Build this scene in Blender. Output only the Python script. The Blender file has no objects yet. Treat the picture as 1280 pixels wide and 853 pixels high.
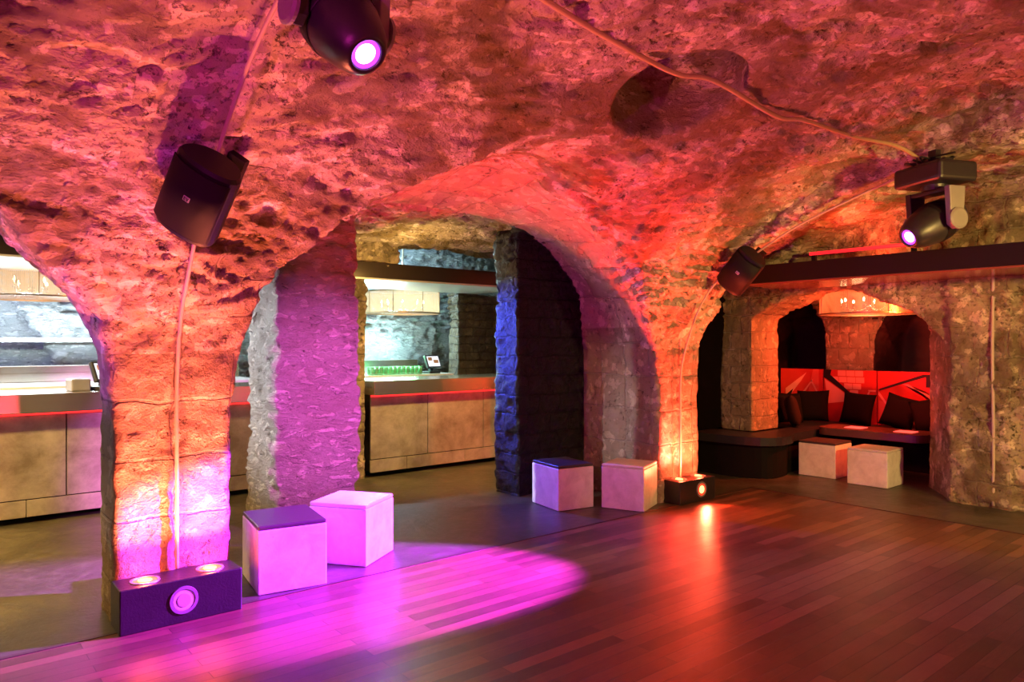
import bpy, bmesh, math, random
import numpy as np
from mathutils import Vector, Matrix
R = math.radians
PI = math.pi
random.seed(7)
sc = bpy.context.scene
COL = sc.collection

# ------------------------------------------------------------------ helpers
def tag(o, label=None, cat=None, group=None, kind=None):
    if label: o['label'] = label
    if cat: o['category'] = cat
    if group: o['group'] = group
    if kind: o['kind'] = kind
    return o
def empty(name, loc=(0, 0, 0), rz=0, label=None, cat=None, group=None, rot=None):
    o = bpy.data.objects.new(name, None); COL.objects.link(o)
    o.empty_display_size = .1
    o.location = loc; o.rotation_euler = rot if rot else (0, 0, rz)
    return tag(o, label, cat, group)
def link(name, bm, mat, parent=None, smooth=False, bevel=0, seg=2, matrix=None):
    if matrix is not None: bm.transform(matrix)
    me = bpy.data.meshes.new(name)
    bmesh.ops.recalc_face_normals(bm, faces=bm.faces[:])
    bm.to_mesh(me); bm.free()
    for m in (mat if isinstance(mat, (list, tuple)) else [mat]): me.materials.append(m)
    if smooth:
        for p in me.polygons: p.use_smooth = True
    o = bpy.data.objects.new(name, me); COL.objects.link(o)
    if parent: o.parent = parent
    if bevel:
        md = o.modifiers.new('bevel', 'BEVEL'); md.width = bevel; md.segments = seg; md.limit_method = 'ANGLE'
        md.angle_limit = R(40)
    return o
def box(bm, x0, x1, y0, y1, z0, z1, mi=0):
    v = [bm.verts.new(p) for p in ((x0,y0,z0),(x1,y0,z0),(x1,y1,z0),(x0,y1,z0),(x0,y0,z1),(x1,y0,z1),(x1,y1,z1),(x0,y1,z1))]
    for f in ((0,3,2,1),(4,5,6,7),(0,1,5,4),(1,2,6,5),(2,3,7,6),(3,0,4,7)):
        fc = bm.faces.new([v[i] for i in f]); fc.material_index = mi
def mbox(*a):
    bm = bmesh.new(); box(bm, *a); return bm
def lathe(bm, prof, n=32, M=None, sx=1, sy=1):
    """prof: list of (r, z); closed at r=0 ends"""
    rings = []
    for r, z in prof:
        if r < 1e-6:
            p = Vector((0, 0, z)); rings.append([bm.verts.new(M @ p if M else p)])
        else:
            ring = []
            for i in range(n):
                a = 2*PI*i/n; p = Vector((r*sx*math.cos(a), r*sy*math.sin(a), z))
                ring.append(bm.verts.new(M @ p if M else p))
            rings.append(ring)
    for A, B in zip(rings, rings[1:]):
        for i in range(n):
            j = (i+1) % n
            if len(A) == 1 and len(B) == 1: continue
            if len(A) == 1: bm.faces.new((A[0], B[i], B[j]))
            elif len(B) == 1: bm.faces.new((A[i], A[j], B[0]))
            else: bm.faces.new((A[i], A[j], B[j], B[i]))
def tube(bm, pts, r, n=8):
    pts = [Vector(p) for p in pts]; rings = []
    up = Vector((0, 0, 1))
    for i, p in enumerate(pts):
        t = (pts[min(i+1, len(pts)-1)] - pts[max(i-1, 0)]).normalized()
        a = t.cross(up if abs(t.z) < .95 else Vector((1, 0, 0))).normalized(); b = t.cross(a)
        rings.append([bm.verts.new(p + r*(math.cos(2*PI*k/n)*a + math.sin(2*PI*k/n)*b)) for k in range(n)])
    for A, B in zip(rings, rings[1:]):
        for i in range(n):
            j = (i+1) % n; bm.faces.new((A[i], A[j], B[j], B[i]))
    bm.faces.new(rings[0]); bm.faces.new(rings[-1][::-1])
def catmull(P, n=8):
    P = [Vector(p) for p in P]; out = []
    for i in range(len(P)-1):
        p0, p1, p2, p3 = P[max(i-1,0)], P[i], P[i+1], P[min(i+2,len(P)-1)]
        for k in range(n):
            t = k/n
            out.append(.5*((2*p1)+(-p0+p2)*t+(2*p0-5*p1+4*p2-p3)*t*t+(-p0+3*p1-3*p2+p3)*t**3))
    return out+[P[-1]]
def prism(bm, poly, z0, z1):
    a = [bm.verts.new((x, y, z0)) for x, y in poly]; b = [bm.verts.new((x, y, z1)) for x, y in poly]
    n = len(poly)
    f1 = bm.faces.new(a[::-1]); f2 = bm.faces.new(b)
    for i in range(n): bm.faces.new((a[i], a[(i+1)%n], b[(i+1)%n], b[i]))
    bmesh.ops.triangulate(bm, faces=[f1, f2])

# ------------------------------------------------------------------ materials
class NT:
    def __init__(s, name):
        s.m = bpy.data.materials.new(name); s.m.use_nodes = True; s.t = s.m.node_tree
        s.b = s.t.nodes['Principled BSDF']; s.out = s.t.nodes['Material Output']
    def n(s, typ, **kw):
        nd = s.t.nodes.new(typ)
        for k, v in kw.items():
            if k.startswith('i_'):
                key = k[2:]; key = int(key) if key.isdigit() else key.replace('_', ' ')
                if isinstance(v, bpy.types.NodeSocket): s.t.links.new(v, nd.inputs[key])
                else: nd.inputs[key].default_value = v
            else: setattr(nd, k, v)
        return nd
    def l(s, a, b): s.t.links.new(a, b)
    def noise(s, vec, scale, detail=4, rough=.6, dist=0):
        nd = s.n('ShaderNodeTexNoise', i_Scale=scale, i_Detail=detail, i_Roughness=rough, i_Distortion=dist)
        if vec is not None: s.l(vec, nd.inputs['Vector'])
        return nd.outputs['Fac']
    def ramp(s, fac, stops):
        r = s.n('ShaderNodeValToRGB'); s.l(fac, r.inputs['Fac']); e = r.color_ramp.elements
        while len(e) < len(stops): e.new(.5)
        for el, (p, c) in zip(e, stops):
            el.position = p; el.color = (c, c, c, 1) if isinstance(c, (int, float)) else (*c, 1)
        return r.outputs['Color']
    def mix(s, f, a, b, blend='MIX'):
        nd = s.n('ShaderNodeMix', data_type='RGBA', blend_type=blend)
        for sock, v in ((nd.inputs['Factor'], f), (nd.inputs[6], a), (nd.inputs[7], b)):
            if isinstance(v, bpy.types.NodeSocket): s.l(v, sock)
            elif isinstance(v, (int, float)): sock.default_value = v if sock.name == 'Factor' else (v, v, v, 1)
            else: sock.default_value = (*v, 1)
        return nd.outputs[2]
    def math(s, op, a, b=0., c=0.):
        nd = s.n('ShaderNodeMath', operation=op)
        for i, v in enumerate((a, b, c)):
            if isinstance(v, bpy.types.NodeSocket): s.l(v, nd.inputs[i])
            else: nd.inputs[i].default_value = v
        return nd.outputs[0]
    def bump(s, h, dist, strength=1., nrm=None):
        nd = s.n('ShaderNodeBump', i_Strength=strength, i_Distance=dist); s.l(h, nd.inputs['Height'])
        if nrm is not None: s.l(nrm, nd.inputs['Normal'])
        return nd.outputs['Normal']
    def coord(s, which='Object'): return s.n('ShaderNodeTexCoord').outputs[which]
    def set(s, **kw):
        for k, v in kw.items():
            sock = s.b.inputs[k.replace('_', ' ')]
            if isinstance(v, bpy.types.NodeSocket): s.l(v, sock)
            elif isinstance(v, tuple) and len(v) == 3: sock.default_value = (*v, 1)
            else: sock.default_value = v
        return s.m

def simple(name, col, rough=.5, metal=0., var=.15, scale=12, bump=.002, **kw):
    s = NT(name); c = s.coord(); f = s.noise(c, scale)
    lo = tuple(x*(1-var) for x in col); hi = tuple(min(1, x*(1+var)) for x in col)
    colr = s.mix(f, lo, hi)
    args = dict(Base_Color=colr, Roughness=rough, Metallic=metal)
    if bump: args['Normal'] = s.bump(s.noise(c, scale*8), bump, .6)
    args.update(kw)
    return s.set(**args)
def emit(name, col, st):
    s = NT(name); return s.set(Base_Color=(.02, .02, .02), Emission_Color=col, Emission_Strength=st, Roughness=.4)

def stone(name, c_dark, c_mid, c_light, brick=None, joint_light=True, plaster=0., gloss=.85, rough_bump=.02, fine=.006, spec=.3, streak=1.):
    """rough masonry; brick = (course width, height) in metres laid in the UV map"""
    s = NT(name); c = s.coord(); uv = s.coord('UV')
    mp = s.n('ShaderNodeMapping', i_Scale=(1, 1, streak)); s.l(c, mp.inputs['Vector']); cc = mp.outputs[0]
    n1 = s.noise(cc, 2.2, 6, .65, .4); n2 = s.noise(cc, 11, 9, .74, .15); n3 = s.noise(cc, 40, 5, .7)
    vor = s.n('ShaderNodeTexVoronoi', feature='F1', i_Scale=26.); 
    dv = s.n('ShaderNodeVectorMath', operation='ADD'); s.l(cc, dv.inputs[0])
    dn = s.n('ShaderNodeTexNoise', i_Scale=8., i_Detail=3.); s.l(cc, dn.inputs['Vector'])
    dm = s.n('ShaderNodeVectorMath', operation='SCALE', i_Scale=.12); s.l(dn.outputs['Color'], dm.inputs[0]); s.l(dm.outputs[0], dv.inputs[1])
    s.l(dv.outputs[0], vor.inputs['Vector'])
    pits = s.ramp(vor.outputs['Distance'], [(.0, 0.), (.3, 1.)]); pitn = s.ramp(s.noise(cc, 30, 4, .75), [(.30, 0.), (.44, 1.)])
    pm = s.ramp(s.noise(cc, 5, 3, .6), [(.5, 0.), (.62, 1.)])
    col = s.mix(s.ramp(n2, [(.35, 0.), (.65, 1.)]), c_dark, c_mid)
    col = s.mix(s.ramp(n1, [(.42, 0.), (.62, 1.)]), col, c_light)
    crk = s.n('ShaderNodeTexVoronoi', feature='DISTANCE_TO_EDGE', i_Scale=5.5); s.l(dv.outputs[0], crk.inputs['Vector'])
    led = s.n('ShaderNodeTexNoise', i_Scale=7.5, i_Detail=9., i_Roughness=.7, i_Distortion=.25, noise_type='RIDGED_MULTIFRACTAL', i_Lacunarity=2.2, i_Offset=.9, i_Gain=1.6, normalize=True); s.l(cc, led.inputs['Vector'])
    led = s.ramp(led.outputs['Fac'], [(.25, 0.), (.75, 1.)])
    n4 = s.noise(c, 95, 3, .7)
    height = s.math('ADD', s.math('MULTIPLY', n2, rough_bump*1.6), s.math('MULTIPLY', n3, fine*2.2))
    height = s.math('ADD', height, s.math('MULTIPLY', led, -rough_bump*.5)); height = s.math('ADD', height, s.math('MULTIPLY', n4, fine*.7))
    height = s.math('ADD', height, s.math('MULTIPLY', s.math('MULTIPLY', pits, pm), -fine*1.2))
    if brick:
        bw, bh = brick[:2]
        wv = s.n('ShaderNodeVectorMath', operation='ADD'); s.l(uv, wv.inputs[0])
        wn = s.n('ShaderNodeTexNoise', i_Scale=5., i_Detail=4.); s.l(c, wn.inputs['Vector'])
        ws = s.n('ShaderNodeVectorMath', operation='MULTIPLY_ADD', i_1=(.09, .07, 0), i_2=(-.045, -.035, 0)); s.l(wn.outputs['Color'], ws.inputs[0])
        s.l(ws.outputs[0], wv.inputs[1])
        br = s.n('ShaderNodeTexBrick', offset=.5 if len(brick) < 3 else brick[2], i_Scale=1., i_Mortar_Size=.012, i_Mortar_Smooth=.6, i_Brick_Width=bw, i_Row_Height=bh,
                 i_Color1=(.78, .78, .78, 1), i_Color2=(1.12, 1.1, 1.06, 1))
        s.l(wv.outputs[0], br.inputs['Vector'])
        j = br.outputs['Fac']
        col = s.mix(1., col, br.outputs['Color'], 'MULTIPLY')
        if joint_light: col = s.mix(s.math('MULTIPLY', j, .8), col, c_light)
        else: col = s.mix(s.math('MULTIPLY', j, .7), col, c_dark)
        height = s.math('ADD', height, s.math('MULTIPLY', j, -.02))
    if plaster:
        pf = s.ramp(s.noise(c, 1.7, 5, .6, .5), [(.52-plaster*.2, 0.), (.60-plaster*.2, 1.)])
        flat = s.math('ADD', s.math('MULTIPLY', s.noise(cc, 3.5, 5, .6), rough_bump*1.6), s.math('MULTIPLY', n3, fine*.45))
        hm = s.n('ShaderNodeMix', data_type='FLOAT'); s.l(pf, hm.inputs[0]); s.l(height, hm.inputs[2]); s.l(flat, hm.inputs[3])
        height = hm.outputs[0]
        col = s.mix(pf, col, s.mix(s.ramp(n2, [(.3, 0.), (.7, 1.)]), tuple(x*.88 for x in c_light), tuple(min(1, x*1.08) for x in c_light)))
    # dark holes and cracks
    col = s.mix(s.math('MULTIPLY', s.ramp(pitn, [(0., 1.), (1., 0.)]), .5), col, tuple(x*.35 for x in c_dark)); height = s.math('ADD', height, s.math('MULTIPLY', pitn, fine*.9))
    col = s.mix(s.math('MULTIPLY', s.ramp(led, [(.58, 0.), (.80, 1.)]), .55), col, tuple(x*.5 for x in c_dark))
    hole = s.ramp(s.math('MULTIPLY', s.ramp(s.noise(cc, 21, 4, .7), [(.565, 0.), (.64, 1.)]), pm), [(0., 0.), (1., 1.)])
    col = s.mix(s.math('MULTIPLY', hole, .9), col, tuple(x*.25 for x in c_dark))
    height = s.math('ADD', height, s.math('MULTIPLY', hole, -fine*2))
    return s.set(Base_Color=col, Roughness=gloss, Normal=s.bump(height, 1., 1.), Specular_IOR_Level=spec)

M = {}
M['vault'] = stone('vault_plaster', (.44, .31, .13), (.58, .42, .24), (.70, .58, .50), plaster=.30, rough_bump=.055, fine=.012, streak=1.7)
M['vouss'] = stone('arch_stone', (.5, .38, .28), (.6, .48, .36), (.66, .55, .43), brick=(.62, .36), rough_bump=.012, fine=.004)
M['pillar'] = stone('pillar_stone', (.46, .33, .22), (.6, .46, .33), (.66, .54, .42), brick=(.33, .335, 0.), rough_bump=.022, fine=.016, joint_light=True)
M['patch'] = stone('patched_vault_blocks', (.34, .24, .15), (.5, .38, .27), (.66, .54, .42), brick=(.52, .30), rough_bump=.02, fine=.014, plaster=.42)
M['rock'] = stone('rocky_render', (.42, .34, .27), (.58, .5, .42), (.66, .6, .5), rough_bump=.09, fine=.015, gloss=.55, spec=.5, streak=2.0)
M['black'] = stone('black_painted_stone', (.008, .007, .007), (.014, .012, .012), (.02, .017, .016), brick=(.3, .2), joint_light=False, rough_bump=.035, fine=.008, gloss=.42, spec=.5)
M['rubble'] = stone('rubble_wall', (.3, .22, .12), (.48, .38, .24), (.6, .5, .34), brick=(.5, .3), rough_bump=.034, fine=.012, plaster=.1)
M['pierbrick'] = stone('pier_blocks', (.3, .22, .13), (.45, .34, .2), (.55, .43, .28), brick=(.27, .21), rough_bump=.02, fine=.008)
M['barwall'] = stone('white_painted_rock', (.42, .47, .48), (.55, .6, .6), (.68, .7, .7), rough_bump=.06, fine=.01, gloss=.45, spec=.5, streak=2.2)
M['brownwall'] = stone('brown_glazed_stone', (.10, .07, .025), (.16, .12, .05), (.22, .17, .08), brick=(.25, .12), joint_light=False, rough_bump=.02, fine=.01, gloss=.3, spec=.6)
M['darkwall'] = simple('unlit_wall_dark', (.02, .008, .008), .8)  # near-black base colour stands in for the dark of unlit passage and voids

# ------------------------------------------------------------------ masonry: one carved volume
H = .027
X0, X1, Y0, Y1, Z0, Z1 = -3.0, 10.9, -1.7, 10.6, -.08, 3.8
xs = np.arange(X0, X1, H, dtype=np.float32); ys = np.arange(Y0, Y1, H, dtype=np.float32); zs = np.arange(Z0, Z1, H, dtype=np.float32)
X = xs[:, None, None]; Y = ys[None, :, None]; Z = zs[None, None, :]
def T(pts):
    p = sorted(pts); a = np.array([q[0] for q in p]); b = np.array([q[1] for q in p])
    return lambda v: np.interp(v, a, b)
def ell(v, c=1.5, a=3.0, b=2.17, z0=1.2):
    return z0 + b*np.sqrt(np.clip(1-((v-c)/a)**2, 0.0, 1))
zB1 = lambda v: ell(v)                                              # great vault over the dance floor, pillar 1 end
zB4 = T([(4.56,1.3),(4.5,1.65),(4.42,1.95),(4.27,2.3),(4.0,2.55),(3.42,2.9),(2.71,3.14),(2.1,3.3),(1.5,3.37),(0,3.2),(-1.2,2.4),(-1.7,1.6)])
def zB(u, v):
    t = np.clip((u-1.6)/3.6, 0, 1); t = t*t*(3-2*t)
    return (1-t)*zB1(v) + t*zB4(v)
zA_f = T([(1.54,1.2),(1.58,1.55),(1.66,1.83),(1.73,2.0),(1.9,2.18),(2.11,2.36),(2.27,2.48),(2.63,2.71),(3.0,2.87),(3.3,2.95),(3.6,2.98),(4.0,2.93),(4.48,2.74),(4.786,2.56),(5.0,2.36),(5.22,2.08),(5.43,1.78),(5.55,1.5),(5.62,1.2)])
zA_b = T([(1.54,1.3),(1.7,1.9),(2.24,2.4),(2.6,2.58),(2.96,2.72),(3.56,2.83),(4.2,2.79),(4.76,2.73),(5.15,2.52),(5.4,2.33),(5.57,2.1),(5.62,1.5)])
zL = T([(-3.2,1.2),(-3.0,2.0),(-2.2,2.7),(-1.2,2.9),(-.5,2.72),(0,2.45),(.2,2.29),(.34,2.18),(.518,2.03),(.658,1.91),(.784,1.72),(.86,1.5),(.875,1.2)])
zRing = T([(4.58,1.3),(4.5,1.7),(4.4,2.03),(4.27,2.24),(4.0,2.44),(3.42,2.70),(2.71,2.92),(2.33,3.0),(1.5,3.07),(.6,3.0),(-.3,2.7),(-1.2,2.0),(-1.7,1.4)])
zD = T([(4.7,2.0),(4.5,2.3),(4.2,2.52),(3.77,2.76),(2.67,3.06),(1.5,3.2),(0,3.1),(-1.2,2.4),(-1.7,1.6)])
zC = T([(6.27,1.35),(6.33,1.62),(6.4,1.8),(6.55,1.94),(6.71,2.04),(7.0,2.15),(7.3,2.2),(7.95,2.2)])
zN = T([(2.74,1.35),(2.85,1.6),(3.05,1.82),(3.3,1.98),(3.6,2.12),(3.9,2.2),(4.2,2.19),(4.5,2.10),(4.75,1.99),(4.9,1.9),(4.955,1.85)])
def slope(tab, v, e=.01):
    return np.sqrt(1+np.clip((tab(v+e)-tab(v-e))/(2*e), -5, 5)**2)
def mx(*a):
    r = a[0]
    for b in a[1:]: r = np.maximum(r, b)
    return r
F = np.full((len(xs), len(ys), len(zs)), 9.0, dtype=np.float32)
def air(x0, x1, y0, y1, top, sl=1., bottom=None):
    """carve air in a box under a height table; only touches its own slab of the grid"""
    i0, i1 = np.searchsorted(xs, [x0-.5, x1+.5]); j0, j1 = np.searchsorted(ys, [y0-.5, y1+.5])
    x = X[i0:i1]; y = Y[:, j0:j1]
    t = top(x, y) if callable(top) else top
    s_ = sl(x, y) if callable(sl) else sl
    g = mx(x0-x, x-x1, y0-y, y-y1)
    g = np.maximum(g, (Z-t)/s_)
    if bottom is not None: g = np.maximum(g, bottom-Z)
    F[i0:i1, j0:j1] = np.minimum(F[i0:i1, j0:j1], g.astype(np.float32))
def solid(x0, x1, y0, y1, z0=-1, z1=9, mask=None):
    i0, i1 = np.searchsorted(xs, [x0-.5, x1+.5]); j0, j1 = np.searchsorted(ys, [y0-.5, y1+.5])
    x = X[i0:i1]; y = Y[:, j0:j1]
    g = np.minimum(np.minimum(np.minimum(x-x0, x1-x), np.minimum(y-y0, y1-y)), np.minimum(Z-z0, z1-Z))
    F[i0:i1, j0:j1] = np.maximum(F[i0:i1, j0:j1], g.astype(np.float32))
VF = 4.51
air(-9, 6.27, -9, VF, lambda x, y: zB(x, y), lambda x, y: np.sqrt(1+np.clip((zB(x, y+.01)-zB(x, y-.01))/.02, -5, 5)**2))
def zAf(x, y):
    t = np.clip((y-4.5)/1.15, 0, 1); return (1-t)*zA_f(x)+t*zA_b(x)
air(1.54, 5.62, 2.2, 5.66, zAf, lambda x, y: slope(zA_f, x))
air(-9, .875, 2.2, 4.88, lambda x, y: zL(x)+0*y, lambda x, y: slope(zL, x)+0*y)
air(-9, 2.3, 4.88, 7.5, 2.86); air(-9, 6.6, 5.65, 7.5, lambda x, y: 2.86-.07*(y-5.65)+0*x)
air(6.2, 6.56, -9, 4.56, lambda x, y: zRing(y)+0*x, lambda x, y: slope(zRing, y))
air(6.5, 7.95, -9, 4.56, lambda x, y: zD(y)+0*x, lambda x, y: slope(zD, y))
air(6.27, 7.95, 3.6, 4.9, lambda x, y: zC(x)+0*y, lambda x, y: slope(zC, x)+0*y)
air(6.27, 7.95, 4.6, 6.4, 2.35); air(6.27, 8.4, 5.42, 6.4, 2.30)
air(-9, 8.6, 7.4, 10.2, 2.44); air(4.5, 8.6, 7.9, 10.2, 3.4); air(4.5, 8.6, 7.3, 8.0, lambda x, y: 2.78-.05*(x-5.2)**2+0*y)
# recess in the bar wall
g = mx(np.sqrt((X+.3)**2+(Z-1.0)**2)-1.68, 9.8-Y, Y-10.42, .9-Z); F[:] = np.minimum(F, g.astype(np.float32))
# seating bay
air(7.8, 8.6, 2.74, 4.955, lambda x, y: zN(y)+0*x, lambda x, y: slope(zN, y)+0*x)
air(8.59, 9.95, 2.62, 5.75, 2.62)
zVl = T([(5.06,1.7),(5.10,1.86),(5.2,2.04),(5.32,2.13),(5.5,2.2),(5.8,2.2)]); zVr = T([(3.1,1.8),(3.4,2.1),(3.7,2.22),(3.95,2.16),(4.12,2.02),(4.26,1.85),(4.36,1.6),(4.39,1.2)])
air(9.8, 10.8, 5.07, 6.0, lambda x, y: zVl(y)+0*x, 1.5); air(9.8, 10.8, 3.1, 4.39, lambda x, y: zVr(y)+0*x, 1.5)
# solids
solid(5.62, 6.27, VF, 6.05); solid(4.776, 5.64, 5.64, 6.05); solid(2.245, 2.965, 5.6, 6.26)
solid(3.5, 4.09, 7.52, 8.1); solid(6.22, 8.6, 8.70, 8.98, z1=2.29)
# splayed near jamb
i0 = np.searchsorted(xs, 7.6); i1 = np.searchsorted(xs, 8.65); j0 = np.searchsorted(ys, 2.2); j1 = np.searchsorted(ys, 3.4)
g = (X[i0:i1]*.55-7.95*.55) - (Y[:, j0:j1]-2.78)*.83; g = np.minimum(g, np.minimum(X[i0:i1]-7.9, 8.6-X[i0:i1])) + 0*Z
F[i0:i1, j0:j1] = np.maximum(F[i0:i1, j0:j1], g.astype(np.float32))
# round hatch in the crown
g = mx(np.sqrt((X-3.74)**2+(Y-2.86)**2)-.42, Z-3.42, 2.6-Z); F[:] = np.minimum(F, g.astype(np.float32))
np.clip(F, -.3, .3, out=F)
for ax in range(3):                                                 # soften every arris
    G = F.copy(); s0 = [slice(None)]*3; s1 = [slice(None)]*3; sm = [slice(None)]*3
    s0[ax] = slice(0, -2); s1[ax] = slice(2, None); sm[ax] = slice(1, -1)
    G[tuple(sm)] = (F[tuple(s0)]+2*F[tuple(sm)]+F[tuple(s1)])*.25; F = G

# surface nets
S = F < 0
cnt = np.zeros(tuple(n-1 for n in S.shape), dtype=np.uint8)
for a in (0, 1):
    for b in (0, 1):
        for c in (0, 1):
            cnt += S[a:S.shape[0]-1+a, b:S.shape[1]-1+b, c:S.shape[2]-1+c]
mixed = (cnt > 0) & (cnt < 8)
ci = np.argwhere(mixed); idx = np.full(cnt.shape, -1, dtype=np.int32); idx[mixed] = np.arange(len(ci))
corner = {}
for a in (0, 1):
    for b in (0, 1):
        for c in (0, 1): corner[a, b, c] = F[ci[:, 0]+a, ci[:, 1]+b, ci[:, 2]+c].astype(np.float64)
acc = np.zeros((len(ci), 3)); num = np.zeros(len(ci))
for ax in range(3):
    for p in (0, 1):
        for q in (0, 1):
            k0 = [p, q]; k0.insert(ax, 0); k1 = [p, q]; k1.insert(ax, 1)
            f0 = corner[tuple(k0)]; f1 = corner[tuple(k1)]; m = (f0 < 0) != (f1 < 0)
            t = np.where(m, f0/np.where(m, f0-f1, 1), 0)
            pos = np.array(k0, float)[None, :].repeat(len(ci), 0); pos[:, ax] = t
            acc += pos*m[:, None]; num += m
P = ci + acc/num[:, None]
P = P*H + np.array([X0, Y0, Z0])
N = np.stack([sum(corner[tuple(([p, q][:ax]+[1]+[p, q][ax:]))]-corner[tuple(([p, q][:ax]+[0]+[p, q][ax:]))] for p in (0, 1) for q in (0, 1)) for ax in range(3)], 1)
N = -N/np.maximum(np.linalg.norm(N, axis=1), 1e-9)[:, None]           # towards the air
quads = []
for ax in range(3):
    sl0 = [slice(1, -1)]*3; sl1 = [slice(1, -1)]*3; sl0[ax] = slice(0, -1); sl1[ax] = slice(1, None)
    d = S[tuple(sl0)].astype(np.int8)-S[tuple(sl1)].astype(np.int8)
    e = np.argwhere(d != 0); sg = d[d != 0]
    off = [1, 1, 1]; off[ax] = 0
    e = e+np.array(off)
    b1, b2 = [k for k in range(3) if k != ax]
    def cell(o1, o2):
        c = e.copy(); c[:, b1] -= o1; c[:, b2] -= o2; return idx[c[:, 0], c[:, 1], c[:, 2]]
    q = np.stack([cell(1, 1), cell(0, 1), cell(0, 0), cell(1, 0)], 1)
    flip = (sg > 0) if ax != 1 else (sg < 0)
    q[flip] = q[flip][:, ::-1]
    quads.append(q)
Q = np.concatenate(quads); del F, G, S, cnt, idx, mixed, corner

# noise on the vertices
def hsh(i, j, k, s):
    n = (i*374761393 + j*668265263 + k*2147483647 + s*1274126177) & 0xffffffff
    n = ((n ^ (n >> 13))*1274126177) & 0xffffffff
    n = ((n ^ (n >> 15))*2246822519) & 0xffffffff
    return ((n ^ (n >> 16)) & 0xffffff)/float(0xffffff)*2-1
def vnoise(p, s=0):
    p = p+1000.0; i = np.floor(p).astype(np.int64); f = p-i; w = f*f*f*(f*(f*6-15)+10); r = 0
    for a in (0, 1):
        for b in (0, 1):
            for c in (0, 1):
                r = r+hsh(i[:, 0]+a, i[:, 1]+b, i[:, 2]+c, s)*np.where(a, w[:, 0], 1-w[:, 0])*np.where(b, w[:, 1], 1-w[:, 1])*np.where(c, w[:, 2], 1-w[:, 2])
    return r
rot = np.array([[.80, .36, -.48], [-.60, .48, -.64], [0, .8, .6]])
def fbm(p, o, s=0):
    r = 0; a = 1.
    for k in range(o): r = r+a*vnoise(p, s+k); p = (p@rot)*2.03; a *= .5
    return r
stretch = np.array([1, 1, 1.6])
def layered(p):                                                       # beds running slantwise over the vault
    q = p.copy(); a = p[:, 0]*.91-p[:, 1]*.41; b = p[:, 0]*.41+p[:, 1]*.91
    up_ = np.clip((p[:, 2]-1.9)/.6, 0, 1)
    q[:, 0] = a*(1-.5*up_); q[:, 1] = b*(1+.25*up_); q[:, 2] = p[:, 2]*1.6; return q
PL = layered(P)
big = fbm(P/.9, 2, 1); mid = fbm(PL/.26, 2, 5); rid = 1-np.abs(fbm(PL/.15+mid[:, None]*.4, 3, 9))*1.6
small = fbm(PL/.085, 2, 15); rid2 = 1-np.abs(fbm(PL/.07+small[:, None]*.3, 2, 29))*1.8
U, V, W = P[:, 0], P[:, 1], P[:, 2]
def inb(x0, x1, y0, y1, z0=-1, z1=9): return (U > x0) & (U < x1) & (V > y0) & (V < y1) & (W > z0) & (W < z1)
dress = np.clip((W-1.5)/.6, 0, 1)                                     # dressed piers below, rough vault above
amp_b = .012+.030*dress; amp_m = .006+.018*dress; flatz = np.clip(fbm(P/.7, 2, 41)*1.6+.3, 0, 1)
amp_r = .004+.034*dress*(1-.75*flatz); amp_s = .006+.004*dress
soff = (N[:, 2] < .3) & inb(1.5, 5.66, 4.55, 5.7)
amp_r[soff] *= .15; amp_m[soff] *= .5; amp_b[soff] *= .5
pl2 = inb(2.1, 3.1, 5.45, 6.4); amp_b[pl2] = .03; amp_m[pl2] = .02; amp_r[pl2] = .03; amp_s[pl2] = .014
pl3 = inb(4.65, 5.62, 5.5, 6.2); amp_m[pl3] = .015; amp_r[pl3] = .02; amp_s[pl3] = .01
wr = inb(7.8, 8.1, -2, 2.76, -1, 2.3); amp_m[wr] = .02; amp_r[wr] = .03; amp_s[wr] = .012
bw = inb(-4, 9, 9.9, 11); amp_m[bw] = .05; amp_r[bw] = .05; amp_b[bw] = .04; amp_s[bw] = .01
smo = inb(-4, 1.4, 10.3, 11); amp_m[smo] = .01; amp_r[smo] = .004
ae = inb(2.2, 6.5, 5.7, 7.5, 2.4, 3.5); amp_r[ae] = .05; amp_m[ae] = .04
disp = amp_b*big+amp_m*mid+amp_r*rid*.8+amp_s*small
disp += rid2*(.0035+.0075*dress)*np.where(soff, .2, 1)*np.where(pl2 | bw, 1.6, 1)
hat = np.exp(-(np.maximum(np.abs(np.hypot(U-3.74, V-2.86)-.42)-.06, 0)/.07)**2)*(W > 2.6); disp *= 1-.75*hat
disp -= .010
P = P+N*disp[:, None]

# faces to objects
C4 = P[Q].mean(1); NF = N[Q].mean(1); u, v, w = C4[:, 0], C4[:, 1], C4[:, 2]
def reg(x0, x1, y0, y1, z0=-1, z1=9): return (u > x0) & (u < x1) & (v > y0) & (v < y1) & (w > z0) & (w < z1)
keep = (v > -1.66) & (u > -2.96) & (w > -.07) & (u < 10.85) & (v < 10.55)
lab = np.full(len(Q), 0)                                              # 0 ceiling
lab[(NF[:, 2] > -.35) & (w < 1.70) & (v > 4.55)] = 9
lab[reg(-4, 8.7, 7.45, 11)] = 9
lab[reg(6.2, 7.9, 4.9, 6.6)] = 11
lab[reg(7.72, 8.62, -2, 6.6, -1, 3.05) & ~((NF[:, 2] < -.5) & (u < 7.9))] = 6
lab[reg(7.7, 8.62, 5.5, 6.6, -1, 2.4)] = 11
lab[reg(8.62, 10.9, 2, 6.3)] = 8
lab[reg(8.58, 10.9, 2, 6.3, 2.5, 9)] = 12
lab[reg(9.85, 10.9, 2, 6.3)] = 7
lab[reg(-4, 9, 9.75, 11)] = 10
lab[reg(.75, 1.66, 4.1, 5.0, -1, 1.72)] = 1
lab[reg(5.5, 6.4, 4.1, 6.7, -1, 1.72) & ~reg(5.5, 5.64, 5.6, 6.7)] = 4
lab[reg(4.66, 5.66, 5.56, 6.2, -1, 2.74)] = 3
lab[reg(2.1, 3.1, 5.5, 6.4, -1, 2.72)] = 2
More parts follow.
